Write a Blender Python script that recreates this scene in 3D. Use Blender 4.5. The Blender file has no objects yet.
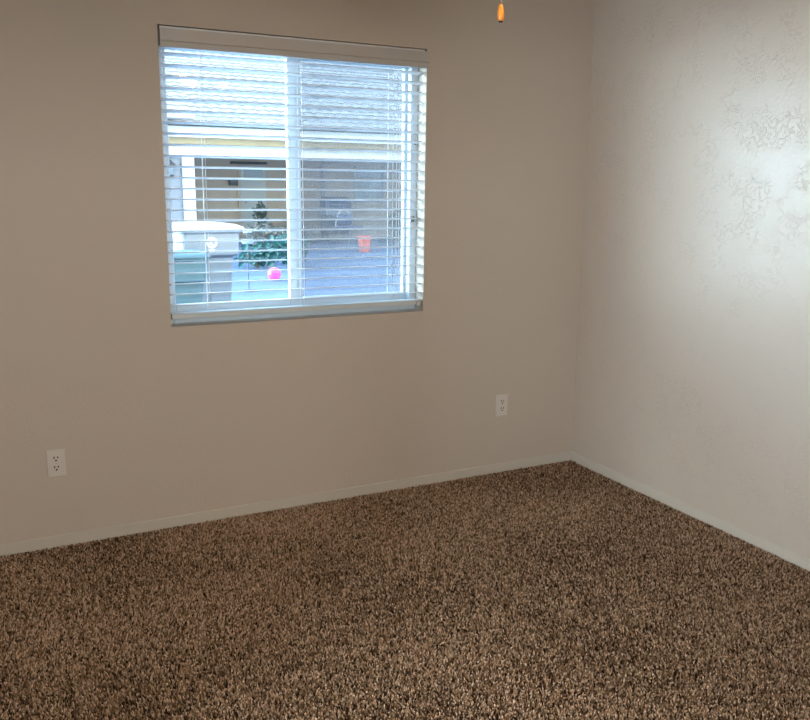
import bpy, bmesh, math, random
import numpy as np
from mathutils import Vector, Matrix
random.seed(7)
rng = np.random.default_rng(7)
C = bpy.context.scene.collection
S = bpy.context.scene
PI = math.pi

# ------------------------------------------------------------------ camera
def make_camera():
    cd = bpy.data.cameras.new('camera'); co = bpy.data.objects.new('camera', cd); C.objects.link(co)
    pitch, yaw, roll = 0.20518, 0.47129, 0.01084
    fw = Vector((math.sin(yaw)*math.cos(pitch), math.cos(yaw)*math.cos(pitch), -math.sin(pitch)))
    r = Vector((math.cos(yaw), -math.sin(yaw), 0)); u = r.cross(fw)
    r2 = r*math.cos(roll) + u*math.sin(roll); u2 = -r*math.sin(roll) + u*math.cos(roll)
    co.matrix_world = Matrix(((r2.x, u2.x, -fw.x, -2.810), (r2.y, u2.y, -fw.y, -3.503),
                              (r2.z, u2.z, -fw.z, 1.461), (0, 0, 0, 1)))
    cd.sensor_fit = 'HORIZONTAL'; cd.sensor_width = 36; cd.lens = 840.2/810*36
    cd.clip_start = 0.02; cd.clip_end = 300
    S.camera = co
make_camera()

# ------------------------------------------------------------------ world, sun, fill area lights, exposure
SKY = 4.5
GLOW = 72.0         # added sky glow low on the left, brightens the right wall
SUN = 5.0
HALL_FILL = 146.0
SIDE_FILL = 355.0
w = bpy.data.worlds.new('sky'); S.world = w; w.use_nodes = True
nt = w.node_tree; nt.nodes.clear()
wo = nt.nodes.new('ShaderNodeOutputWorld'); bg = nt.nodes.new('ShaderNodeBackground')
tc = nt.nodes.new('ShaderNodeTexCoord'); sep = nt.nodes.new('ShaderNodeSeparateXYZ'); rp = nt.nodes.new('ShaderNodeValToRGB')
rp.color_ramp.elements[0].position = 0.0; rp.color_ramp.elements[0].color = (0.68, 0.87, 1.0, 1)
rp.color_ramp.elements[1].position = 0.7; rp.color_ramp.elements[1].color = (0.38, 0.64, 1.0, 1)
nt.links.new(tc.outputs['Generated'], sep.inputs[0]); nt.links.new(sep.outputs['Z'], rp.inputs[0])
dp = nt.nodes.new('ShaderNodeVectorMath'); dp.operation = 'DOT_PRODUCT'; 
sq = nt.nodes.new('ShaderNodeVectorMath'); sq.operation = 'MULTIPLY'; sq.inputs[1].default_value = (1, 1, 2.2)     # flattens the added glow into a wide, low band
nm = nt.nodes.new('ShaderNodeVectorMath'); nm.operation = 'NORMALIZE'
nt.links.new(tc.outputs['Generated'], sq.inputs[0]); nt.links.new(sq.outputs[0], nm.inputs[0]); nt.links.new(nm.outputs[0], dp.inputs[0])
dp.inputs[1].default_value = Vector((-.80, .57, .22)).normalized()
mr = nt.nodes.new('ShaderNodeMapRange'); mr.interpolation_type = 'SMOOTHSTEP'
for i, v_ in enumerate((0.60, 0.95, SKY, SKY + GLOW)): mr.inputs[i+1].default_value = v_
nt.links.new(dp.outputs['Value'], mr.inputs[0]); nt.links.new(mr.outputs[0], bg.inputs[1])
nt.links.new(rp.outputs[0], bg.inputs[0])
nt.links.new(bg.outputs[0], wo.inputs[0])

sd = bpy.data.lights.new('sun', 'SUN'); so = bpy.data.objects.new('sun', sd); C.objects.link(so)
sd.energy = SUN; sd.angle = 0.01; sd.color = (1.0, 0.93, 0.82)
el, az = math.radians(40), math.radians(45)
sdir = Vector((math.sin(az)*math.cos(el), -math.cos(az)*math.cos(el), math.sin(el)))   # towards the sun
so.rotation_euler = sdir.to_track_quat('Z', 'Y').to_euler(); so.location = (8, -8, 12)

ad = bpy.data.lights.new('hall_fill', 'AREA'); ao = bpy.data.objects.new('hall_fill', ad); C.objects.link(ao)
ad.shape = 'RECTANGLE'; ad.size = 2.6; ad.size_y = 0.8; ad.energy = HALL_FILL; ad.color = (1.0, 0.95, 0.86)
ao.location = (-2.5, -6.30, 2.0); ao.rotation_euler = (PI/2, 0, 0)        # added fill lamp in the adjoining room, emits towards +y

ld = bpy.data.lights.new('side_fill', 'AREA'); lo = bpy.data.objects.new('side_fill', ld); C.objects.link(lo)
ld.shape = 'RECTANGLE'; ld.size = 1.6; ld.size_y = 1.7; ld.energy = SIDE_FILL; ld.color = (0.86, 1.0, 1.09)
lo.location = (-7.30, -4.75, 1.30)                                       # added fill lamp, brightens the right wall through the left doorway
lo.rotation_euler = Vector((-1, -.47, 0)).to_track_quat('Z', 'Y').to_euler()

vs = S.view_settings
S.display_settings.display_device = 'sRGB'
vs.view_transform = 'Standard'; vs.look = 'None'; vs.exposure = 0.0; vs.gamma = 1.0; vs.use_curve_mapping = False
S.cycles.max_bounces = 12; S.cycles.diffuse_bounces = 6; S.cycles.transparent_max_bounces = 24
S.cycles.sample_clamp_indirect = 6.0; S.cycles.use_denoising = True

# ------------------------------------------------------------------ materials
def lin(h):
    h = h.lstrip('#'); v = [int(h[i:i+2], 16)/255 for i in (0, 2, 4)]
    return tuple((x/12.92 if x <= .04045 else ((x+.055)/1.055)**2.4) for x in v)
def mat(name, col, rough=.5, metal=0, var=0, vscale=8, bump=0, bscale=60, spec=.5, trans=0, emit=None, estr=0):
    m = bpy.data.materials.new(name); m.use_nodes = True
    n = m.node_tree.nodes; l = m.node_tree.links; b = n['Principled BSDF']
    b.inputs['Base Color'].default_value = (*col, 1); b.inputs['Roughness'].default_value = rough
    b.inputs['Metallic'].default_value = metal; b.inputs['Specular IOR Level'].default_value = spec
    t = n.new('ShaderNodeTexCoord')
    if var:
        nz = n.new('ShaderNodeTexNoise'); nz.inputs['Scale'].default_value = vscale; nz.inputs['Detail'].default_value = 5
        r = n.new('ShaderNodeValToRGB')
        r.color_ramp.elements[0].position = .3; r.color_ramp.elements[1].position = .7
        r.color_ramp.elements[0].color = (*[c*(1-var) for c in col], 1); r.color_ramp.elements[1].color = (*[min(1, c*(1+var)) for c in col], 1)
        l.new(t.outputs['Object'], nz.inputs['Vector']); l.new(nz.outputs[0], r.inputs[0]); l.new(r.outputs[0], b.inputs['Base Color'])
    if bump:
        nz = n.new('ShaderNodeTexNoise'); nz.inputs['Scale'].default_value = bscale; nz.inputs['Detail'].default_value = 4
        bp = n.new('ShaderNodeBump'); bp.inputs['Strength'].default_value = bump; bp.inputs['Distance'].default_value = .01
        l.new(t.outputs['Object'], nz.inputs['Vector']); l.new(nz.outputs[0], bp.inputs['Height']); l.new(bp.outputs[0], b.inputs['Normal'])
    if emit:
        b.inputs['Emission Color'].default_value = (*emit, 1); b.inputs['Emission Strength'].default_value = estr
    return m

def wall_paint(name, col, rough, peel, skip, spec=.25):
    """eggshell paint over an orange-peel / skip-trowel texture"""
    m = bpy.data.materials.new(name); m.use_nodes = True
    n = m.node_tree.nodes; l = m.node_tree.links; b = n['Principled BSDF']
    b.inputs['Base Color'].default_value = (*col, 1); b.inputs['Roughness'].default_value = rough
    b.inputs['Specular IOR Level'].default_value = spec
    t = n.new('ShaderNodeTexCoord')
    def noise(scale, detail=2, dist=0.0, rgh=.5):
        k = n.new('ShaderNodeTexNoise'); k.inputs['Scale'].default_value = scale; k.inputs['Detail'].default_value = detail
        k.inputs['Distortion'].default_value = dist; k.inputs['Roughness'].default_value = rgh
        l.new(t.outputs['Object'], k.inputs['Vector']); return k.outputs[0]
    def math_(op, a, bb, cl=False):
        k = n.new('ShaderNodeMath'); k.operation = op; k.use_clamp = cl
        for i, v in enumerate((a, bb)):
            if isinstance(v, (int, float)): k.inputs[i].default_value = v
            else: l.new(v, k.inputs[i])
        return k.outputs[0]
    # knife ridges: thin iso-lines of a distorted noise, present only in patches
    rid = math_('SUBTRACT', 1.0, math_('MULTIPLY', math_('ABSOLUTE', math_('SUBTRACT', noise(24, 3, 1.4), .5), 0), 22.0), True)
    msk = math_('MULTIPLY', math_('SUBTRACT', noise(8, 3), .44), 8.0, True)
    h = math_('ADD', math_('MULTIPLY', math_('MULTIPLY', rid, msk), skip), math_('MULTIPLY', noise(70, 3), peel))
    h = math_('ADD', h, math_('MULTIPLY', noise(7, 2), skip*1.2))
    bp = n.new('ShaderNodeBump'); bp.inputs['Strength'].default_value = 1; bp.inputs['Distance'].default_value = 1
    l.new(h, bp.inputs['Height']); l.new(bp.outputs[0], b.inputs['Normal'])
    return m

M = {}
M['wall'] = wall_paint('wall_paint', (.56, .475, .395), .50, .0009, .0003, .12)
M['wall_gloss'] = wall_paint('wall_paint_right', (.56, .475, .395), .23, .0009, .0008, .17)
M['ceiling'] = mat('ceiling_paint', (.50, .46, .41), .8, bump=.3, bscale=90)
M['trim'] = mat('trim_paint', (.57, .51, .43), .4, bump=.05, bscale=30)
M['subfloor'] = mat('carpet_backing', (.06, .042, .028), .95, var=.2, vscale=40)
M['rail'] = mat('rail_white', (.60, .64, .64), .4, bump=.02, bscale=30)
M['vinyl'] = mat('white_vinyl', (.56, .62, .66), .35, bump=.02, bscale=50)
M['slat'] = mat('white_slat', (.84, .85, .86), .4, bump=.02, bscale=30)
M['valance'] = mat('valance_white', (.51, .465, .42), .45, bump=.03, bscale=30)
M['cord'] = mat('cord', (.80, .80, .78), .8, bump=.1, bscale=300)
M['plate'] = mat('outlet_plastic', (.66, .60, .53), .35, bump=.02, bscale=60)
M['slot'] = mat('slot_dark', (.015, .012, .01), .6, bump=.02)
M['screw'] = mat('screw', (.55, .52, .47), .35, .6, bump=.02)
M['latch'] = mat('latch', (.11, .12, .13), .5, bump=.05)
M['clip'] = mat('clip', (.62, .60, .56), .3, .5, bump=.02)
M['wood'] = mat('amber_wood', (.80, .27, .03), .28, var=.18, vscale=60)
M['tip'] = mat('dark_tip', (.01, .008, .006), .4, bump=.02)
M['brass'] = mat('brass', (.65, .55, .32), .3, 1, bump=.02)
M['fan_metal'] = mat('fan_metal', (.75, .73, .70), .35, .4, bump=.02)
M['blade'] = mat('fan_blade', (.72, .68, .62), .5, var=.06, vscale=14)
M['bulb'] = mat('lit_bulb', (1, .9, .75), .4, emit=(1.0, .62, .28), estr=75)
M['shade_glass'] = mat('frosted_shade', (.9, .86, .8), .4, bump=.03)

def glass_mat(name, tint, refl=1.0):
    m = bpy.data.materials.new(name); m.use_nodes = True
    n = m.node_tree.nodes; l = m.node_tree.links; n.clear()
    o = n.new('ShaderNodeOutputMaterial'); mx = n.new('ShaderNodeMixShader'); tr = n.new('ShaderNodeBsdfTransparent'); g = n.new('ShaderNodeBsdfGlossy')
    lw = n.new('ShaderNodeLayerWeight'); pw = n.new('ShaderNodeMath'); pw.operation = 'POWER'; pw.inputs[1].default_value = 5
    f = n.new('ShaderNodeMath'); f.operation = 'MULTIPLY_ADD'; f.inputs[1].default_value = .96; f.inputs[2].default_value = .04
    l.new(lw.outputs['Facing'], pw.inputs[0]); l.new(pw.outputs[0], f.inputs[0])
    tr.inputs[0].default_value = (*tint, 1); g.inputs['Roughness'].default_value = .02
    l.new(f.outputs[0], mx.inputs[0]); l.new(tr.outputs[0], mx.inputs[1]); l.new(g.outputs[0], mx.inputs[2]); l.new(mx.outputs[0], o.inputs[0])
    return m
M['glass'] = glass_mat('window_glass', (.92, .97, .98))
def screen_mat():
    m = bpy.data.materials.new('insect_mesh'); m.use_nodes = True
    n = m.node_tree.nodes; l = m.node_tree.links; n.clear()
    o = n.new('ShaderNodeOutputMaterial'); mx = n.new('ShaderNodeAddShader'); tr = n.new('ShaderNodeBsdfTransparent'); d = n.new('ShaderNodeBsdfDiffuse')
    tr.inputs[0].default_value = (.66, .66, .66, 1); d.inputs[0].default_value = (.125, .112, .115, 1)     # open weave: part gap, part grey thread
    l.new(tr.outputs[0], mx.inputs[0]); l.new(d.outputs[0], mx.inputs[1]); l.new(mx.outputs[0], o.inputs[0])
    return m
M['screen'] = screen_mat()
# outdoors
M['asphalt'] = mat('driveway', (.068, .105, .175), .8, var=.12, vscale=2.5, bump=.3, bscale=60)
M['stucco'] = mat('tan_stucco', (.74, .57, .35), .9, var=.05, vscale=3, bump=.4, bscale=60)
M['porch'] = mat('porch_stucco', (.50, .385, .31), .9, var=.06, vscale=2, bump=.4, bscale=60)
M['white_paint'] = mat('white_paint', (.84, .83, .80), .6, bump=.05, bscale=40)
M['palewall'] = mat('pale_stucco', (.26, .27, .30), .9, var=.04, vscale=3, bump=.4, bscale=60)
M['tile'] = mat('roof_tile', (.30, .29, .29), .75, var=.14, vscale=6, bump=.3, bscale=40)
M['dark_metal'] = mat('dark_metal', (.05, .055, .07), .5, bump=.05)
M['door_grey'] = mat('door_grey', (.46, .44, .42), .5, bump=.05)
M['door_glass'] = mat('door_glass', (.22, .26, .30), .15, bump=.02)
M['bin'] = mat('bin_plastic', (.20, .22, .27), .45, var=.04, vscale=5, bump=.08, bscale=60)
M['bin_teal'] = mat('bin_teal', (.075, .13, .16), .5, var=.04, vscale=5, bump=.08, bscale=60)
M['bin_lid'] = mat('bin_lid', (.62, .64, .68), .35, bump=.05, bscale=40)
M['emblem'] = mat('emblem_white', (.88, .88, .88), .6, bump=.02)
M['rubber'] = mat('rubber', (.03, .03, .035), .8, bump=.1)
M['leaf_teal'] = mat('leaf_teal', (.02, .11, .10), .5, var=.35, vscale=30)
M['leaf_dark'] = mat('leaf_dark', (.07, .10, .08), .6, var=.4, vscale=30)
M['leaf_grey'] = mat('leaf_grey', (.20, .20, .18), .7, var=.4, vscale=30)
M['stem'] = mat('stem', (.13, .10, .07), .8, bump=.2)
M['pot'] = mat('pot', (.30, .22, .18), .8, var=.1, vscale=12)
M['pink'] = mat('pink_rubber', (.95, .05, .38), .45, bump=.03)
M['red'] = mat('red_plastic', (.72, .13, .08), .5, bump=.03)
M['navy'] = mat('navy_fabric', (.045, .065, .14), .8, bump=.15, bscale=200)
M['steel'] = mat('brushed_steel', (.30, .32, .36), .45, .3, bump=.03)
M['tote'] = mat('tote_blue', (.34, .42, .52), .5, bump=.03)

# ------------------------------------------------------------------ mesh helpers
class MB:
    """collects shapes, then links them as ONE mesh object"""
    def __init__(self): self.bm = bmesh.new()
    def box(self, x0, x1, y0, y1, z0, z1, mtx=None):
        v = [self.bm.verts.new((x, y, z)) for x in (x0, x1) for y in (y0, y1) for z in (z0, z1)]
        if mtx: bmesh.ops.transform(self.bm, matrix=mtx, verts=v)
        for f in ((0, 1, 3, 2), (4, 6, 7, 5), (0, 4, 5, 1), (2, 3, 7, 6), (0, 2, 6, 4), (1, 5, 7, 3)):
            self.bm.faces.new([v[i] for i in f])
        return self
    def prism(self, pts, y0, y1, axis='y'):
        """polygon pts (a,b) extruded along axis"""
        def P(a, b, c):
            return {'y': (a, c, b), 'x': (c, a, b), 'z': (a, b, c)}[axis]
        A = [self.bm.verts.new(P(a, b, y0)) for a, b in pts]; B = [self.bm.verts.new(P(a, b, y1)) for a, b in pts]
        self.bm.faces.new(A); self.bm.faces.new(B[::-1]); n = len(pts)
        for i in range(n): self.bm.faces.new((A[i], B[i], B[(i+1) % n], A[(i+1) % n]))
        return self
    def loft(self, rings, cap=True):
        R = [[self.bm.verts.new(p) for p in r] for r in rings]; n = len(R[0])
        for a, b in zip(R, R[1:]):
            for i in range(n): self.bm.faces.new((a[i], a[(i+1) % n], b[(i+1) % n], b[i]))
        if cap: self.bm.faces.new(R[0][::-1]); self.bm.faces.new(R[-1])
        return self
    def lathe(self, prof, cx=0, cy=0, n=20, cap=True):
        return self.loft([[(cx+r*math.cos(2*PI*i/n), cy+r*math.sin(2*PI*i/n), z) for i in range(n)] for r, z in prof], cap)
    def tube(self, pts, r, n=8):
        pts = [Vector(p) for p in pts]; rings = []
        for i, p in enumerate(pts):
            d = (pts[min(i+1, len(pts)-1)] - pts[max(i-1, 0)]).normalized()
            a = d.cross(Vector((0, 0, 1)) if abs(d.z) < .9 else Vector((1, 0, 0))).normalized(); b = d.cross(a)
            rr = r[i] if isinstance(r, (list, tuple)) else r
            rings.append([p + a*rr*math.cos(2*PI*k/n) + b*rr*math.sin(2*PI*k/n) for k in range(n)])
        return self.loft(rings)
    def sphere(self, c, r, sx=1, sy=1, sz=1, n=16):
        mt = Matrix.Translation(c) @ Matrix.Diagonal((sx, sy, sz, 1))
        bmesh.ops.create_uvsphere(self.bm, u_segments=n, v_segments=n//2+2, radius=r, matrix=mt); return self
    def build(self, name, m, parent=None, bevel=0, smooth=False, off=(0, 0, 0)):
        bmesh.ops.recalc_face_normals(self.bm, faces=self.bm.faces)
        if any(off): bmesh.ops.translate(self.bm, verts=self.bm.verts, vec=off)
        me = bpy.data.meshes.new(name); self.bm.to_mesh(me); self.bm.free()
        me.materials.append(m); o = bpy.data.objects.new(name, me); C.objects.link(o)
        if smooth:
            for p in me.polygons: p.use_smooth = True
        if bevel:
            md = o.modifiers.new('bevel', 'BEVEL'); md.width = bevel; md.segments = 2; md.limit_method = 'ANGLE'
        if parent: o.parent = parent
        return o
def tag(o, label=None, cat=None, group=None, kind=None):
    for k, v in (('label', label), ('category', cat), ('group', group), ('kind', kind)):
        if v: o[k] = v
    return o
def empty(name, loc=(0, 0, 0), rz=0):
    o = bpy.data.objects.new(name, None); o.location = loc; o.rotation_euler = (0, 0, rz); o.empty_display_size = .1
    C.objects.link(o); return o
def struct(name, o_or_mb, m=None, label=None, cat=None, **k):
    o = o_or_mb.build(name, m, **k) if isinstance(o_or_mb, MB) else o_or_mb
    return tag(o, label, cat, kind='structure')
def copy_tree(o, parent=None):
    c = o.copy(); C.objects.link(c)
    if parent: c.parent = parent
    for ch in list(o.children): copy_tree(ch, c)
    return c

# ------------------------------------------------------------------ room shell
WX0, WX1, WZ0, WZ1 = -2.114, -0.931, 0.874, 2.060       # window opening
T = .15                                                  # wall thickness
XL, YF, ZC = -3.30, -3.85, 2.44
struct('floor', MB().box(XL-T, T, YF-T, T, -.12, -.014), M['subfloor'], 'room floor under brown carpet', 'floor')
b = MB()                                                 # back wall as one sheet with a window hole and reveals
xs, zs = (XL-T, WX0, WX1, T), (-.12, WZ0, WZ1, ZC+.1)
def grid(y):
    return [[b.bm.verts.new((x, y, z)) for z in zs] for x in xs]
F, K = grid(0), grid(T)
for i in range(3):
    for j in range(3):
        if (i, j) == (1, 1): continue
        b.bm.faces.new((F[i][j], F[i+1][j], F[i+1][j+1], F[i][j+1])); b.bm.faces.new((K[i][j], K[i][j+1], K[i+1][j+1], K[i+1][j]))
for (i, j), (k, l) in (((1, 1), (2, 1)), ((2, 1), (2, 2)), ((2, 2), (1, 2)), ((1, 2), (1, 1))):
    b.bm.faces.new((F[i][j], F[k][l], K[k][l], K[i][j]))
for i in range(3):
    for j in (0, 3): b.bm.faces.new((F[i][j], F[i+1][j], K[i+1][j], K[i][j]))
    for q in (0, 3): b.bm.faces.new((F[q][i], F[q][i+1], K[q][i+1], K[q][i]))
struct('wall_back', b, M['wall'], 'beige textured wall with the window in it', 'wall')
struct('wall_right', MB().box(0, T, YF-T, 0, -.12, ZC+.1), M['wall_gloss'], 'beige textured wall on the right with a window reflection', 'wall')
LY0, LY1, LZ1 = -3.55, -2.10, 2.08                      # added doorway in the left wall, shapes the side fill lamp's beam
struct('wall_left', MB().box(XL-T, XL, YF-T, LY0, -.12, ZC+.1).box(XL-T, XL, LY1, 0, -.12, ZC+.1).box(XL-T, XL, LY0, LY1, LZ1, ZC+.1), M['wall'], 'beige wall left of the photo with an added doorway', 'wall')
struct('floor_side_room', MB().box(-8.3, XL-T, -6.2, -1.0, -.12, -.014), M['subfloor'], 'floor of the added room to the left', 'floor')  # added side room, encloses the side fill lamp
struct('ceiling_side_room', MB().box(-8.3, XL-T, -6.2, -1.0, ZC, ZC+.1), M['ceiling'], 'ceiling of the added room to the left', 'ceiling')
struct('wall_side_room', MB().box(-8.3, -8.15, -6.2, -1.0, -.014, ZC).box(-8.15, XL-T-1.01, -6.2, -6.05, -.014, ZC).box(-8.15, XL-T, -1.15, -1.0, -.014, ZC), M['wall'], 'walls of the added room to the left', 'wall')
OX0, OX1, OZ = -3.20, -1.35, 2.03                        # added wide opening behind the camera, shapes the hall fill light
fb = MB().box(XL, OX0, YF-T, YF, -.12, ZC+.1).box(OX1, 0, YF-T, YF, -.12, ZC+.1).box(OX0, OX1, YF-T, YF, OZ, ZC+.1)
struct('wall_front', fb, M['wall'], 'beige wall with an added wide opening behind the camera', 'wall')
struct('ceiling', MB().box(XL-T, T, YF-T, T, ZC, ZC+.1), M['ceiling'], 'flat off-white room ceiling', 'ceiling')
BH, BT = .047, .007
def base_profile(d):                                     # (out from wall, z)
    return [(0, -.014), (d, -.014), (d, BH-.005), (d-.005, BH), (0, BH)]
struct('baseboard_back', MB().prism([(-p, z) for p, z in base_profile(BT)], XL, 0, 'x'), M['trim'], 'off-white baseboard under the window wall', 'baseboard')
struct('baseboard_right', MB().prism([(-p, z) for p, z in base_profile(BT)], YF, -BT, 'y'), M['trim'], 'off-white baseboard along the right wall', 'baseboard')
struct('baseboard_left', MB().prism([(XL+p, z) for p, z in base_profile(BT)], LY1, -BT, 'y'), M['trim'], 'off-white baseboard along the left wall', 'baseboard')
# added room behind the camera, its window opening holds a fill lamp
HY = -6.2
hb = MB().box(XL-T-1, T+1, HY-T, YF-T, -.12, -.014)
struct('floor_adjoining', hb, M['subfloor'], 'floor of the added adjoining room behind the camera', 'floor')
struct('ceiling_adjoining', MB().box(XL-T-1, T+1, HY-T, YF-T, ZC, ZC+.1), M['ceiling'], 'ceiling of the added adjoining room', 'ceiling')
struct('wall_adjoining_left', MB().box(XL-T-1, XL-1, HY-T, YF-T, -.014, ZC), M['wall'], 'left wall of the added adjoining room', 'wall')
struct('wall_adjoining_right', MB().box(1, T+1, HY-T, YF-T, -.014, ZC), M['wall'], 'right wall of the added adjoining room', 'wall')
q = MB().box(XL-1, -3.2, HY-T, HY, -.014, ZC).box(-.6, 1, HY-T, HY, -.014, ZC).box(-3.2, -.6, HY-T, HY, -.014, 1.3).box(-3.2, -.6, HY-T, HY, 2.38, ZC)
q.box(XL-1, XL-T, YF-T-.02, YF-T, -.014, ZC).box(T, 1, YF-T-.02, YF-T, -.014, ZC)
struct('wall_adjoining_front', q, M['wall'], 'wall of the added adjoining room, its opening holds the fill lamp', 'wall')

# ------------------------------------------------------------------ window
win = tag(empty('window_1', ((WX0+WX1)/2, .115, WZ0)), 'white vinyl sliding window behind the blind', 'window', kind='structure')
off = (-(WX0+WX1)/2, -.115, -WZ0)
def ring(x0, x1, z0, z1, y0, y1, l, r, bo, t):
    return MB().box(x0, x0+l, y0, y1, z0, z1).box(x1-r, x1, y0, y1, z0, z1).box(x0+l, x1-r, y0, y1, z0, z0+bo).box(x0+l, x1-r, y0, y1, z1-t, z1)
ring(WX0, WX1, WZ0, WZ1, .082, T, .030, .036, .040, .040).build('window_frame', M['vinyl'], win, bevel=.003, off=off)
sl = ring(WX0+.030, -1.526, WZ0+.040, WZ1-.040, .090, .116, .012, .037, .040, .035).build('sash', M['vinyl'], win, bevel=.003, off=off)
sr = ring(-1.530, WX1-.036, WZ0+.040, WZ1-.040, .119, .144, .037, .014, .040, .035).build('sash', M['vinyl'], win, bevel=.003, off=off)
MB().box(WX0+.040, -1.561, .101, .105, WZ0+.078, WZ1-.073).build('pane', M['glass'], sl, off=off)
MB().box(-1.495, WX1-.048, .129, .133, WZ0+.078, WZ1-.073).build('pane', M['glass'], sr, off=off)
MB().box(-1.520, WX1-.036, .1475, .1482, WZ0+.040, WZ1-.040).build('insect_screen', M['screen'], win, off=off)
for x, z, sx, sz in ((-.957, 1.917, .006, .009), (-.9445, 1.655, .006, .018)):
    MB().box(x-sx/2, x+sx/2, .070, .082, z-sz/2, z+sz/2).build('latch', M['latch'], win, bevel=.001, off=off)
MB().box(-.966, -.9625, .068, .082, 1.295, 1.318).box(-.952, -.9485, .068, .082, 1.295, 1.318).box(-.966, -.9485, .068, .082, 1.291, 1.296).build('latch', M['latch'], win, bevel=.001, off=off)

# ------------------------------------------------------------------ venetian blind
bl = tag(empty('window_blind', ((WX0+WX1)/2, .035, WZ1)), 'white horizontal slatted blind pulled down in the window opening', 'window blind')
off = (-(WX0+WX1)/2, -.035, -WZ1)
v = MB().prism([(-.010, 2.048), (.004, 2.048), (.004, 1.978), (-.006, 1.978), (-.008, 1.980), (-.008, 1.998), (-.0055, 2.0005), (-.010, 2.003), (-.010, 2.046)], WX0+.006, WX1+.006, 'x')
v.build('valance', M['valance'], bl, off=off)
MB().box(WX0+.008, WX1-.006, .006, .072, 1.985, 2.057).build('head_rail', M['slat'], bl, off=off, bevel=.002)
PITCH = .0434
tilt = math.radians(-7)      # room-side edge a little higher
s = MB()
for k in range(-12, 12):
    z = 1.482 + k*PITCH
    prof = []
    for i in range(7):
        a = -.0245 + .049*i/6; prof.append((a, .0022*(1-(a/.0245)**2)))
    prof = prof + [(a, c-.0028) for a, c in prof[::-1]]
    prof = [(.036 + a*math.cos(tilt) - c*math.sin(tilt), z + a*math.sin(tilt) + c*math.cos(tilt)) for a, c in prof]
    s.prism(prof, WX0+.010, WX1-.010, 'x')
s.build('slats', M['slat'], bl, off=off)
MB().prism([(.012, .903), (.060, .903), (.061, .906), (.061, .923), (.058, .927), (.014, .927), (.011, .923), (.011, .906)], WX0+.008, WX1-.010, 'x').build('bottom_rail', M['rail'], bl, off=off)
for x in (-1.945, -1.525, -1.092):
    c = MB()
    for y in (.010, .062):
        c.box(x-.0009, x+.0009, y-.0009, y+.0009, .925, 1.99)
    for k in range(-12, 12):
        z = 1.482 + k*PITCH - .003
        c.box(x-.0007, x+.0007, .010, .062, z-.0007, z+.0001)
    c.build('ladder_cord', M['cord'], bl, off=off)
for x in (-1.075, -1.062):
    MB().tube([(x, .006, 1.985), (x, .0065, 1.5), (x, .006, .94)], .0011, 6).build('lift_cord', M['cord'], bl, off=off)
MB().box(-.962, -.942, .004, .012, .900, .930).box(-.955, -.949, -.002, .006, .912, .920).build('hold_down_bracket', M['clip'], bl, off=off, bevel=.001)
for x in (-1.945, -1.525, -1.092):
    MB().box(x-.008, x+.008, .024, .048, .9005, .9035).build('cord_button', M['cord'], bl, off=off)

# ------------------------------------------------------------------ outlets
def make_outlet(x, z, label):
    o = tag(empty('wall_outlet', (x, 0, z)), label, 'electrical outlet', 'white duplex outlets on the window wall')
    W2, H2 = .0350, .0570
    def rect(w, h, y): return [(-w, y, -h), (w, y, -h), (w, y, h), (-w, y, h)]
    MB().loft([rect(W2, H2, 0), rect(W2, H2, -.003), rect(W2-.003, H2-.003, -.006)]).build('cover_plate', M['plate'], o)
    for s_ in (1, -1):
        zc = .0195*s_
        pts = []
        for i in range(24):
            a = 2*PI*i/24; pts.append((.0170*math.cos(a), zc + max(-.0135, min(.0135, .0170*math.sin(a)))))
        rc = MB().prism(pts, -.0085, -.004, 'y').build('receptacle', M['plate'], o)
        sl_ = MB().box(-.0088, -.0046, -.0089, -.0080, zc+.0003, zc+.0100).box(.0046, .0088, -.0089, -.0080, zc+.0010, zc+.0095)
        sl_.prism([(.0040*math.cos(a), zc-.0068+.0036*math.sin(a)) for a in [2*PI*i/12 for i in range(12)]], -.0089, -.0080, 'y')
        sl_.build('slot', M['slot'], rc)
    MB().prism([(.003*math.cos(2*PI*i/12), .003*math.sin(2*PI*i/12)) for i in range(12)], -.0075, -.005, 'y').build('screw', M['screw'], o)
    return o
make_outlet(-2.594, .353, 'white duplex outlet low on the wall, left of the window')
make_outlet(-.465, .359, 'white duplex outlet low on the wall, near the room corner')

# ------------------------------------------------------------------ ceiling fan with its pull chain
FX, FY = -1.50, -1.62
fan = tag(empty('ceiling_fan', (FX, FY, ZC)), 'ceiling fan above the frame with an amber wooden pull hanging into view', 'ceiling fan')
MB().lathe([(.070, 0), (.072, -.012), (.030, -.045)], n=24).build('canopy', M['fan_metal'], fan, smooth=True)
MB().lathe([(.028, -.04), (.028, -.07), (.085, -.075), (.105, -.10), (.105, -.155), (.08, -.175), (.055, -.18)], n=28).build('motor_housing', M['fan_metal'], fan, smooth=True)
for k in range(5):
    a = 2*PI*k/5 + .9; mt = Matrix.Rotation(a, 4, 'Z') @ Matrix.Rotation(math.radians(12), 4, 'X')
    pb = MB().box(.16, .56, -.055, .055, -.004, .004, mt).build('blade', M['blade'], fan, bevel=.002, off=(0, 0, -.165))
    MB().box(.09, .20, -.018, .018, -.010, -.004, mt).build('blade_bracket', M['fan_metal'], pb, off=(0, 0, -.165))
MB().lathe([(.050, -.18), (.058, -.20), (.058, -.245), (.040, -.265), (.012, -.272)], n=24).build('switch_housing', M['fan_metal'], fan, smooth=True)
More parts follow.
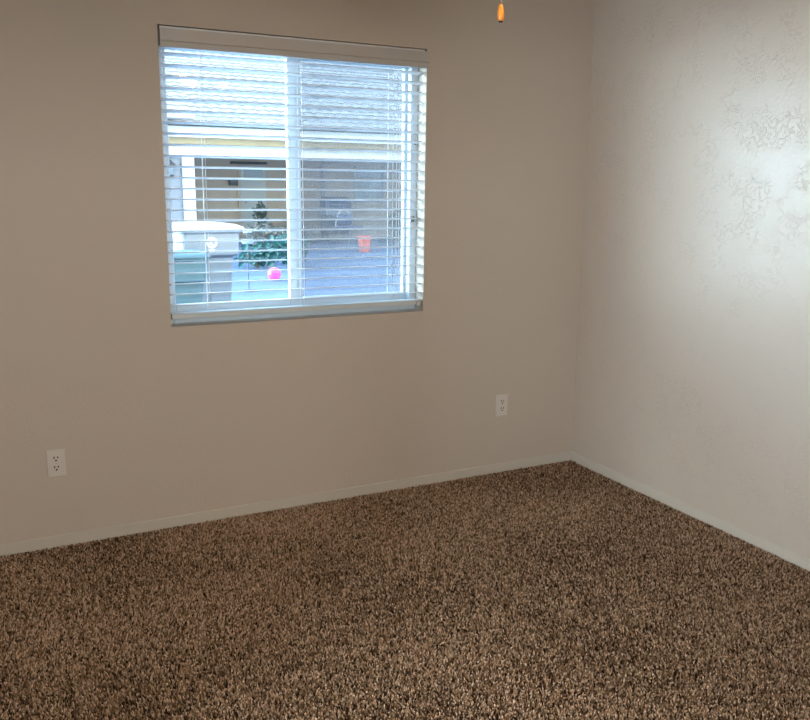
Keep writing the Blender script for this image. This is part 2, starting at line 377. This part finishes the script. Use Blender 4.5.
for bx, by in ((-1.523, -1.77), (-1.355, -1.665), (-1.63, -1.545)):
    dx, dy = bx-FX, by-FY; dl = math.hypot(dx, dy); dx, dy = dx/dl, dy/dl
    MB().tube([(dx*.05, dy*.05, -.215), (dx*.09, dy*.09, -.235), (dx*dl*.9, dy*dl*.9, -.275), (dx*dl, dy*dl, -.30)], .009).build('lamp_arm', M['fan_metal'], fan, smooth=True)
    sh = MB().lathe([(.018, -.295), (.030, -.305), (.048, -.335), (.056, -.355), (.054, -.355), (.046, -.336), (.028, -.308), (.016, -.298)], dx*dl, dy*dl, n=20, cap=False).build('lamp_shade', M['shade_glass'], fan, smooth=True)
    MB().sphere((dx*dl, dy*dl, -.372), .026, sz=1.15).build('bulb', M['bulb'], sh, smooth=True)
cx, cy = -1.612-FX, -1.65-FY
ch = MB()
ch.tube([(-.045, -.015, -.235), (cx*.75, cy*.75, -.238), (cx, cy, -.245)], .0022, 6)
z = 2.195
while z > 1.900:
    ch.sphere((cx, cy, z-ZC), .0016, n=6); z -= .0040
ch.box(cx-.0006, cx+.0006, cy-.0006, cy+.0006, 1.896-ZC, 2.196-ZC)
chain = ch.build('pull_chain', M['brass'], fan, smooth=True)
fob = MB().lathe([(r, z-ZC) for r, z in ((.0022, 1.8985), (.0040, 1.8965), (.0060, 1.890), (.0078, 1.882), (.0086, 1.873), (.0084, 1.866), (.0072, 1.8610), (.0060, 1.8585))], cx, cy, 20).build('pull', M['wood'], chain, smooth=True)
fob['label'] = 'amber wooden pull'
MB().lathe([(r, z-ZC) for r, z in ((.0064, 1.8595), (.0056, 1.8565), (.003, 1.8555))], cx, cy, 16).build('tip', M['tip'], chain, smooth=True)

# ------------------------------------------------------------------ carpet
def carpet():
    sp = .0060
    nx, ny = int((0-XL-BT*2)/sp), int((-YF-BT)/sp)
    gx, gy = np.meshgrid(np.arange(nx), np.arange(ny), indexing='ij')
    N = nx*ny
    px = (XL + BT + .003 + (gx.ravel()+.5)*sp + rng.uniform(-.5, .5, N)*sp).clip(XL+BT+.004, -BT-.004)
    py = (-BT - .002 - (gy.ravel()+.5)*sp + rng.uniform(-.5, .5, N)*sp).clip(YF, -BT-.004)
    # slow patches in which the pile leans one way (footprints, vacuum tracks)
    pat = np.zeros(N)
    for _ in range(26):
        kx, ky = rng.normal(0, 5.0, 2); pat += np.sin(kx*px + ky*py + rng.uniform(0, 6.28))
    pat /= math.sqrt(13)
    lean = rng.uniform(0, 2*PI, N); amt = rng.uniform(.002, .009, N)
    lx = amt*np.cos(lean) + .0010*pat; ly = amt*np.sin(lean) - .0010*pat
    h = .0170 + rng.normal(0, .0013, N) + .0005*pat
    r = .0032*rng.uniform(.75, 1.2, N)
    base = rng.uniform(0, 2*PI, N)
    V = np.empty((N, 7, 3), np.float32)
    for k in range(3):
        a = base + k*2*PI/3
        V[:, k, 0] = px + r*.8*np.cos(a); V[:, k, 1] = py + r*.8*np.sin(a); V[:, k, 2] = -.014
        a = a + .6
        V[:, 3+k, 0] = px + lx*.5 + r*np.cos(a); V[:, 3+k, 1] = py + ly*.5 + r*np.sin(a); V[:, 3+k, 2] = -.014 + h*.68
    V[:, 6, 0] = px + lx; V[:, 6, 1] = py + ly; V[:, 6, 2] = -.014 + h
    V[:, :, 0] = V[:, :, 0].clip(XL+BT+.001, -BT-.0008); V[:, :, 1] = V[:, :, 1].clip(YF, -BT-.0008)
    tri = np.array([(0, 1, 4), (0, 4, 3), (1, 2, 5), (1, 5, 4), (2, 0, 3), (2, 3, 5), (3, 4, 6), (4, 5, 6), (5, 3, 6)], np.int32)
    I = (tri[None] + (np.arange(N, dtype=np.int32)*7)[:, None, None]).reshape(-1)
    me = bpy.data.meshes.new('carpet_pile')
    me.vertices.add(N*7); me.vertices.foreach_set('co', V.reshape(-1))
    me.loops.add(len(I)); me.loops.foreach_set('vertex_index', I)
    nt_ = len(I)//3
    me.polygons.add(nt_); me.polygons.foreach_set('loop_start', np.arange(0, nt_*3, 3, dtype=np.int32))
    tone = np.clip(rng.normal(.5, .31, N) + .05*pat, 0, 1).astype(np.float32)  # same patches tint the yarn, painting in the shading of leaning pile
    at = me.attributes.new('yarn', 'FLOAT', 'POINT'); at.data.foreach_set('value', np.repeat(tone, 7))
    me.polygons.foreach_set('use_smooth', np.ones(nt_, bool))
    me.update(); me.validate()
    m = bpy.data.materials.new('carpet_yarn'); m.use_nodes = True
    n = m.node_tree.nodes; l = m.node_tree.links; b_ = n['Principled BSDF']
    at_ = n.new('ShaderNodeAttribute'); at_.attribute_name = 'yarn'; rr = n.new('ShaderNodeValToRGB')
    e = rr.color_ramp.elements
    e[0].position = .1; e[0].color = (.045, .020, .009, 1); e[1].position = .95; e[1].color = (.88, .64, .455, 1)
    k = e.new(.5); k.color = (.385, .236, .136, 1)
    l.new(at_.outputs['Fac'], rr.inputs[0]); l.new(rr.outputs[0], b_.inputs['Base Color'])
    b_.inputs['Roughness'].default_value = .9; b_.inputs['Specular IOR Level'].default_value = .15
    me.materials.append(m); o = bpy.data.objects.new('carpet_pile', me); C.objects.link(o)
    tag(o, 'speckled brown cut-pile carpet covering the whole room floor', 'carpet', kind='stuff')
carpet()

# ------------------------------------------------------------------ outdoors: ground and the added house mass that shades it
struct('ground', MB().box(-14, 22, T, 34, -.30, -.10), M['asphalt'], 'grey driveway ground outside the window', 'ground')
struct('wall_added_storey', MB().box(-9, 10, -9, T, ZC+.11, 7.0), M['stucco'], 'added upper storey of this house, out of view, shading the driveway', 'wall')  # added mass, casts the shade on driveway and bin
struct('wall_exterior', MB().box(T+.01, 10, -.02, T, -.10, ZC+.1).box(-9, XL-T-.01, -.02, T, -.10, ZC+.1), M['stucco'], 'added outside wall of this house, out of view', 'wall')  # added walls, stop sun passing beneath the upper storey

# ------------------------------------------------------------------ neighbouring house
HF, HB = 17.0, 20.0
hs = tag(empty('neighboring_house', (5, HF, -.10)), 'tan stucco house with tiled roof and deep open porch beyond the window', 'house')
ho = (-5, -HF, .10)
def hp(mb, name, m, **k): return mb.build(name, M[m], hs, off=ho, **k)
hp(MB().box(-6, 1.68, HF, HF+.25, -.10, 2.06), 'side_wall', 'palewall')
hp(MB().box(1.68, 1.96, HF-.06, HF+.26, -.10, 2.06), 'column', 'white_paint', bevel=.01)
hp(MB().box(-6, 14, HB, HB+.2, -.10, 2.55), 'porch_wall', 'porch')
hp(MB().box(14, 14.2, HF, HB+.2, -.10, 2.5), 'end_wall', 'stucco')
hp(MB().box(-6, 14.2, HF-.06, HF+.20, 2.06, 2.27), 'beam', 'white_paint', bevel=.01)
hp(MB().box(-6, 14.2, HF, HF+.20, 2.27, 2.56), 'stucco_band', 'stucco')
hp(MB().box(-6, 14.2, HF-.22, HB+.2, 2.56, 2.62), 'soffit', 'white_paint')
hp(MB().box(-6.1, 14.3, HF-.29, HF-.23, 2.50, 2.74), 'fascia', 'white_paint')
def tiles(x0, x1, y0, z0, slope, rows, ex=.36, tw=.30):
    """barrel tile courses climbing away from the eave"""
    me_b = MB(); ncol = int((x1-x0)/tw*6); prev = None
    cs, sn = math.cos(slope), math.sin(slope)
    for rw in range(rows):
        for e_, lift in ((0, .03), (1, .0)):
            d = (rw + e_)*ex
            line = []
            for i in range(ncol+1):
                x = x0 + (x1-x0)*i/ncol; ph = (i % 6)/6*2*PI
                hgt = .028*abs(math.cos(ph/2)) + lift
                line.append(me_b.bm.verts.new((x, y0 + d*cs - hgt*sn, z0 + d*sn + hgt*cs)))
            if prev:
                for i in range(ncol): me_b.bm.faces.new((prev[i], prev[i+1], line[i+1], line[i]))
            prev = line
    return me_b
hp(tiles(-6.2, 14.4, HF-.38, 2.74, math.radians(21), 26), 'tiled_roof', 'tile')
hp(MB().prism([(HF-.2, 2.72), (HF+8.6, 6.20), (HF+8.6, 2.70)], -6.0, 14.2, 'x'), 'gable_wall', 'stucco')
# projecting eave of the left wing
hp(MB().box(-6.2, 1.80, HF-.95, HF-.55, 2.88, 2.96), 'wing_eave', 'white_paint')
hp(tiles(-6.2, 1.86, HF-1.05, 3.00, math.radians(21), 5), 'wing_roof', 'tile')
# back door of the porch, its lintel and a letter box
dr = hp(MB().box(3.93, 4.66, HB-.05, HB, -.02, 1.60).box(3.93, 4.02, HB-.05, HB, 1.60, 1.96).box(4.57, 4.66, HB-.05, HB, 1.60, 1.96).box(4.02, 4.57, HB-.05, HB, 1.90, 1.96), 'door', 'door_grey', bevel=.006)
MB().box(4.02, 4.57, HB-.04, HB-.02, 1.60, 1.90).build('pane', M['door_glass'], dr, off=ho)
MB().sphere((4.06, HB-.08, .95), .03).build('knob', M['steel'], dr, off=ho, smooth=True)
hp(MB().box(3.66, 4.68, HB-.16, HB, 1.99, 2.05), 'door_lintel', 'dark_metal', bevel=.01)
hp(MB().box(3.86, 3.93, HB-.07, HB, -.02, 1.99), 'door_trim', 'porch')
hp(MB().box(6.34, 6.44, HB-.10, HB, -.10, 2.55), 'downspout', 'palewall', bevel=.02)
hp(MB().box(7.45, 8.30, HB-.02, HB+.005, .95, 1.95).box(7.40, 7.45, HB-.05, HB, .90, 2.0).box(8.30, 8.35, HB-.05, HB, .90, 2.0), 'porch_window', 'door_glass')

mbx = tag(empty('letter_box', (3.72, HB, 1.40)), 'small dark letter box on the porch wall beside the grey door', 'letter box')
MB().prism([(-.12, 0), (.12, 0), (.12, .15), (.08, .20), (-.08, .20), (-.12, .15)], -.12, -.001, 'y').build('body', M['dark_metal'], mbx, bevel=.006)
MB().box(-.09, .09, -.125, -.119, .12, .135).build('slot_flap', M['steel'], mbx)

ln = tag(empty('wall_lantern', (1.40, HF, 1.78)), 'dark wall lantern on the pale wall left of the white column', 'lantern')
MB().box(-.05, .05, -.03, -.001, -.05, .20).build('back_plate', M['dark_metal'], ln)
MB().tube([(0, -.02, .14), (0, -.10, .20), (0, -.14, .16)], .012).build('arm', M['dark_metal'], ln, smooth=True)
MB().lathe([(.02, .17), (.11, .10), (.12, .085), (.0955, .085)], 0, -.15, 6).build('cap', M['dark_metal'], ln)
MB().lathe([(.090, .085), (.062, -.14)], 0, -.15, 6).build('lamp_glass', M['door_glass'], ln)
MB().lathe([(.070, -.14), (.060, -.17), (.015, -.19)], 0, -.15, 6).build('base', M['dark_metal'], ln)

# ------------------------------------------------------------------ wheeled bin
def rr(wx, wy, z, cy_=0, n=5, rad=.05):
    pts = []
    for sx, sy, a0 in ((1, 1, 0), (-1, 1, PI/2), (-1, -1, PI), (1, -1, 1.5*PI)):
        for i in range(n):
            a = a0 + PI/2*i/(n-1); pts.append((sx*(wx-rad)+rad*math.cos(a), cy_+sy*(wy-rad)+rad*math.sin(a), z))
    return pts
def make_bin(x, y, rz, label, bm_, lm_, emblem=True):
    wb = tag(empty('wheeled_bin', (x, y, -.10), rz), label, 'bin')
    MB().loft([rr(.24, .26, .05, .03), rr(.25, .28, .10, .03), rr(.275, .32, .78, .01), rr(.315, .365, .81, 0), rr(.325, .375, 1.04, 0), rr(.345, .395, 1.05, 0), rr(.345, .395, 1.075, 0)]).build('body', bm_, wb, bevel=.006)
    MB().loft([rr(.355, .41, 1.077, 0), rr(.365, .42, 1.085, 0), rr(.360, .41, 1.105, 0), rr(.30, .34, 1.130, 0), rr(.18, .20, 1.140, 0)]).build('lid', lm_, wb, smooth=True)
    MB().tube([(-.26, .40, 1.04), (-.26, .50, 1.08), (.26, .50, 1.08), (.26, .40, 1.04)], .018).build('handle', bm_, wb)
    for sx in (-1, 1):
        MB().prism([(.34+.125*math.cos(2*PI*i/24), .125+.125*math.sin(2*PI*i/24)) for i in range(24)], sx*.29-.03, sx*.29+.03, 'x').build('wheel', M['rubber'], wb)
    MB().tube([(-.28, .34, .125), (.28, .34, .125)], .012).build('axle', M['steel'], wb)
    if emblem:
        em = MB()
        def disc_ring(r0, r1, a0=0, a1=2*PI, n=28, cz=.945, y_=-.3775):
            for i in range(n):
                p, q_ = a0+(a1-a0)*i/n, a0+(a1-a0)*(i+1)/n
                vs_ = [em.bm.verts.new((r*math.cos(a), yy, cz+r*math.sin(a))) for yy in (y_, y_+.010) for r, a in ((r0, p), (r1, p), (r1, q_), (r0, q_))]
                for f in ((0, 1, 2, 3), (4, 7, 6, 5), (0, 4, 5, 1), (2, 6, 7, 3), (1, 5, 6, 2), (0, 3, 7, 4)): em.bm.faces.new([vs_[k] for k in f])
        disc_ring(.040, .058); disc_ring(.010, .026, .6, 5.4, 14)
        em.box(-.030, .030, -.3735, -.366, .855, .872)
        em.build('emblem', M['emblem'], wb)
    return wb
make_bin(-.63, 5.75, .12, 'grey wheeled refuse bin with pale lid and round white emblem', M['bin'], M['bin_lid'])
b2 = make_bin(-1.09, 4.80, -.1, 'added short dark teal bin in front of the grey bin', M['bin_teal'], M['bin_teal'], False)  # added for a darker teal area, hides the grey bin's glow-lit side
b2.scale = (.82, .82, .80)

# ------------------------------------------------------------------ plants and porch things
def leaf_cloud(center, rad, n, size, seed, shells=1.0):
    r = random.Random(seed); mb = MB()
    for _ in range(n):
        d = Vector((r.gauss(0, 1), r.gauss(0, 1), r.gauss(0, 1))).normalized()*(r.random()**.45)
        p = Vector(center) + Vector((d.x*rad[0], d.y*rad[1], d.z*rad[2]))
        a = Vector((r.gauss(0, 1), r.gauss(0, 1), r.gauss(0, .7)+.3)).normalized(); c = a.cross(Vector((r.random(), r.random(), r.random()))).normalized()
        L = size*r.uniform(.7, 1.3); wd = L*.32; nrm = a.cross(c)*L*.10
        q_ = [mb.bm.verts.new(x) for x in (p, p+a*L*.5+c*wd, p+a*L, p+a*L*.5-c*wd, p+a*L*.5-nrm)]
        for f in ((0, 1, 4), (1, 2, 4), (2, 3, 4), (3, 0, 4)): mb.bm.faces.new([q_[k] for k in f])
    return mb
def shrub(name, x, y, rx, rz, m, label, n=260, size=.13, seed=1, group=None):
    t = tag(empty(name, (x, y, -.10)), label, 'shrub', group)
    leaf_cloud((0, 0, rz*1.05), (rx, rx*.8, rz), n, size, seed).build('foliage', M[m], t)
    st = MB()
    rr_ = random.Random(seed)
    for k in range(5):
        a = rr_.uniform(0, 6.28); st.tube([(0, 0, 0), (.3*rx*math.cos(a), .3*rx*math.sin(a), rz*.6), (.7*rx*math.cos(a), .6*rx*math.sin(a), rz*1.3)], [.022, .015, .006], 6)
    st.build('stems', M['stem'], t); return t
shrub('shrub', 1.92, 11.9, .45, .22, 'leaf_teal', 'low teal green shrub behind and right of the bin', 230, .14, 3)
shrub('shrub', 2.72, 12.4, .40, .30, 'leaf_teal', 'taller teal green shrub near the middle post of the window', 260, .14, 4)
shrub('shrub', 3.35, 16.0, .45, .33, 'leaf_grey', 'grey green shrub under the grey porch door', 320, .12, 5)
shrub('shrub', 4.25, 16.2, .45, .30, 'leaf_grey', 'dusty low shrub right of the grey porch door', 320, .12, 6)
shrub('shrub', 7.20, 16.3, .45, .50, 'leaf_dark', 'dark bushy shrub seen at the right edge of the glass', 380, .13, 7)

def potted(x, y, h, m, label, seed):
    t = tag(empty('potted_plant', (x, y, -.10)), label, 'potted plant')
    MB().lathe([(.10, 0), (.15, .24), (.165, .24), (.165, .28), (.14, .28), (.13, .22)], n=18).build('pot', M['pot'], t)
    leaf_cloud((0, 0, .28+h*.55), (.17, .17, h*.5), 150, .11, seed).build('foliage', M[m], t)
    MB().tube([(0, 0, .2), (.01, 0, .28+h*.5)], [.02, .01], 6).build('stem', M['stem'], t)
potted(4.25, 19.2, .75, 'leaf_dark', 'dark potted plant standing in front of the grey porch door', 11)
potted(5.25, 19.3, .45, 'leaf_dark', 'small potted plant on the porch right of the door', 12)

bp_ = tag(empty('ball', (1.52, 9.75, .01)), 'bright pink ball lying on the driveway', 'ball')
MB().sphere((0, 0, 0), .11, n=24).build('ball_skin', M['pink'], bp_, smooth=True)
MB().lathe([(.012, .1095), (.010, .1115)], n=10).build('valve', M['emblem'], bp_)

bk = tag(empty('bucket', (5.45, 14.9, -.10)), 'orange red bucket on the ground before the porch', 'bucket')
MB().lathe([(.12, 0), (.16, .34), (.172, .34), (.172, .37), (.155, .37), (.115, .02)], n=22, cap=False).loft([[(.12*math.cos(2*PI*i/22), .12*math.sin(2*PI*i/22), zz) for i in range(22)] for zz in (0, .015)]).build('pail', M['red'], bk)
MB().tube([(.165*math.cos(a), .05*math.sin(a)-.05, .33+.12*math.sin(a)) for a in [PI*i/10 for i in range(11)]], .006).build('handle', M['steel'], bk)

tt = tag(empty('plant_stand', (.75, 8.6, -.10)), 'small two-tier pale blue stand right of the bin', 'plant stand')
MB().lathe([(.008, .02), (.008, .86)], n=10).build('pole', M['dark_metal'], tt)
MB().lathe([(.13, 0), (.13, .015), (.02, .03)], n=20).build('foot', M['dark_metal'], tt)
for zz, r_ in ((.855, .075), (.70, .095)):
    MB().lathe([(r_*.8, zz), (r_, zz+.035), (r_, zz+.05), (r_*.85, zz+.052)], n=20).build('tray', M['tote'], tt)

gr = tag(empty('barbecue_grill', (6.35, 18.9, -.10)), 'grey barbecue grill with side shelves at the back of the porch', 'grill')
MB().box(-.38, .38, -.25, .25, .72, .90).build('firebox', M['steel'], gr, bevel=.02)
MB().loft([[(-.38, -.26, .905), (.38, -.26, .905), (.38, .26, .905), (-.38, .26, .905)], [(-.38, -.25, 1.05), (.38, -.25, 1.05), (.38, .25, 1.10), (-.38, .25, 1.10)], [(-.36, -.12, 1.20), (.36, -.12, 1.20), (.36, .16, 1.22), (-.36, .16, 1.22)]]).build('hood', M['navy'], gr, bevel=.01)
for sx in (-1, 1):
    MB().box(min(sx*.39, sx*.72), max(sx*.39, sx*.72), -.22, .22, .86, .90).build('side_shelf', M['steel'], gr, bevel=.008)
MB().tube([(-.25, -.27, 1.0), (-.25, -.31, 1.0), (.25, -.31, 1.0), (.25, -.27, 1.0)], .012).build('handle', M['steel'], gr)
MB().box(-.36, .36, -.22, .22, .18, .72).build('cabinet', M['dark_metal'], gr, bevel=.01)
for sx in (-1, 1):
    for sy in (-1, 1): MB().box(sx*.33-.025, sx*.33+.025, sy*.2-.025, sy*.2+.025, 0, .18).build('leg', M['dark_metal'], gr)

pc = tag(empty('patio_chair', (6.25, 17.6, -.10), .3), 'dark blue patio chair with a pale hoop back under the porch', 'chair')
MB().box(-.26, .26, -.25, .25, .40, .47).build('seat', M['navy'], pc, bevel=.02)
MB().box(-.24, .24, .20, .26, .50, .78).build('backrest', M['navy'], pc, bevel=.02)
MB().tube([(.29*math.cos(a), .28, .45+.45*math.sin(a)) for a in [PI*i/14 for i in range(15)]], .014).build('hoop', M['white_paint'], pc, smooth=True)
for sx in (-1, 1):
    for sy in (-1, 1): MB().tube([(sx*.21, sy*.20, .41), (sx*.25, sy*.25, 0)], .016).build('leg', M['steel'], pc)
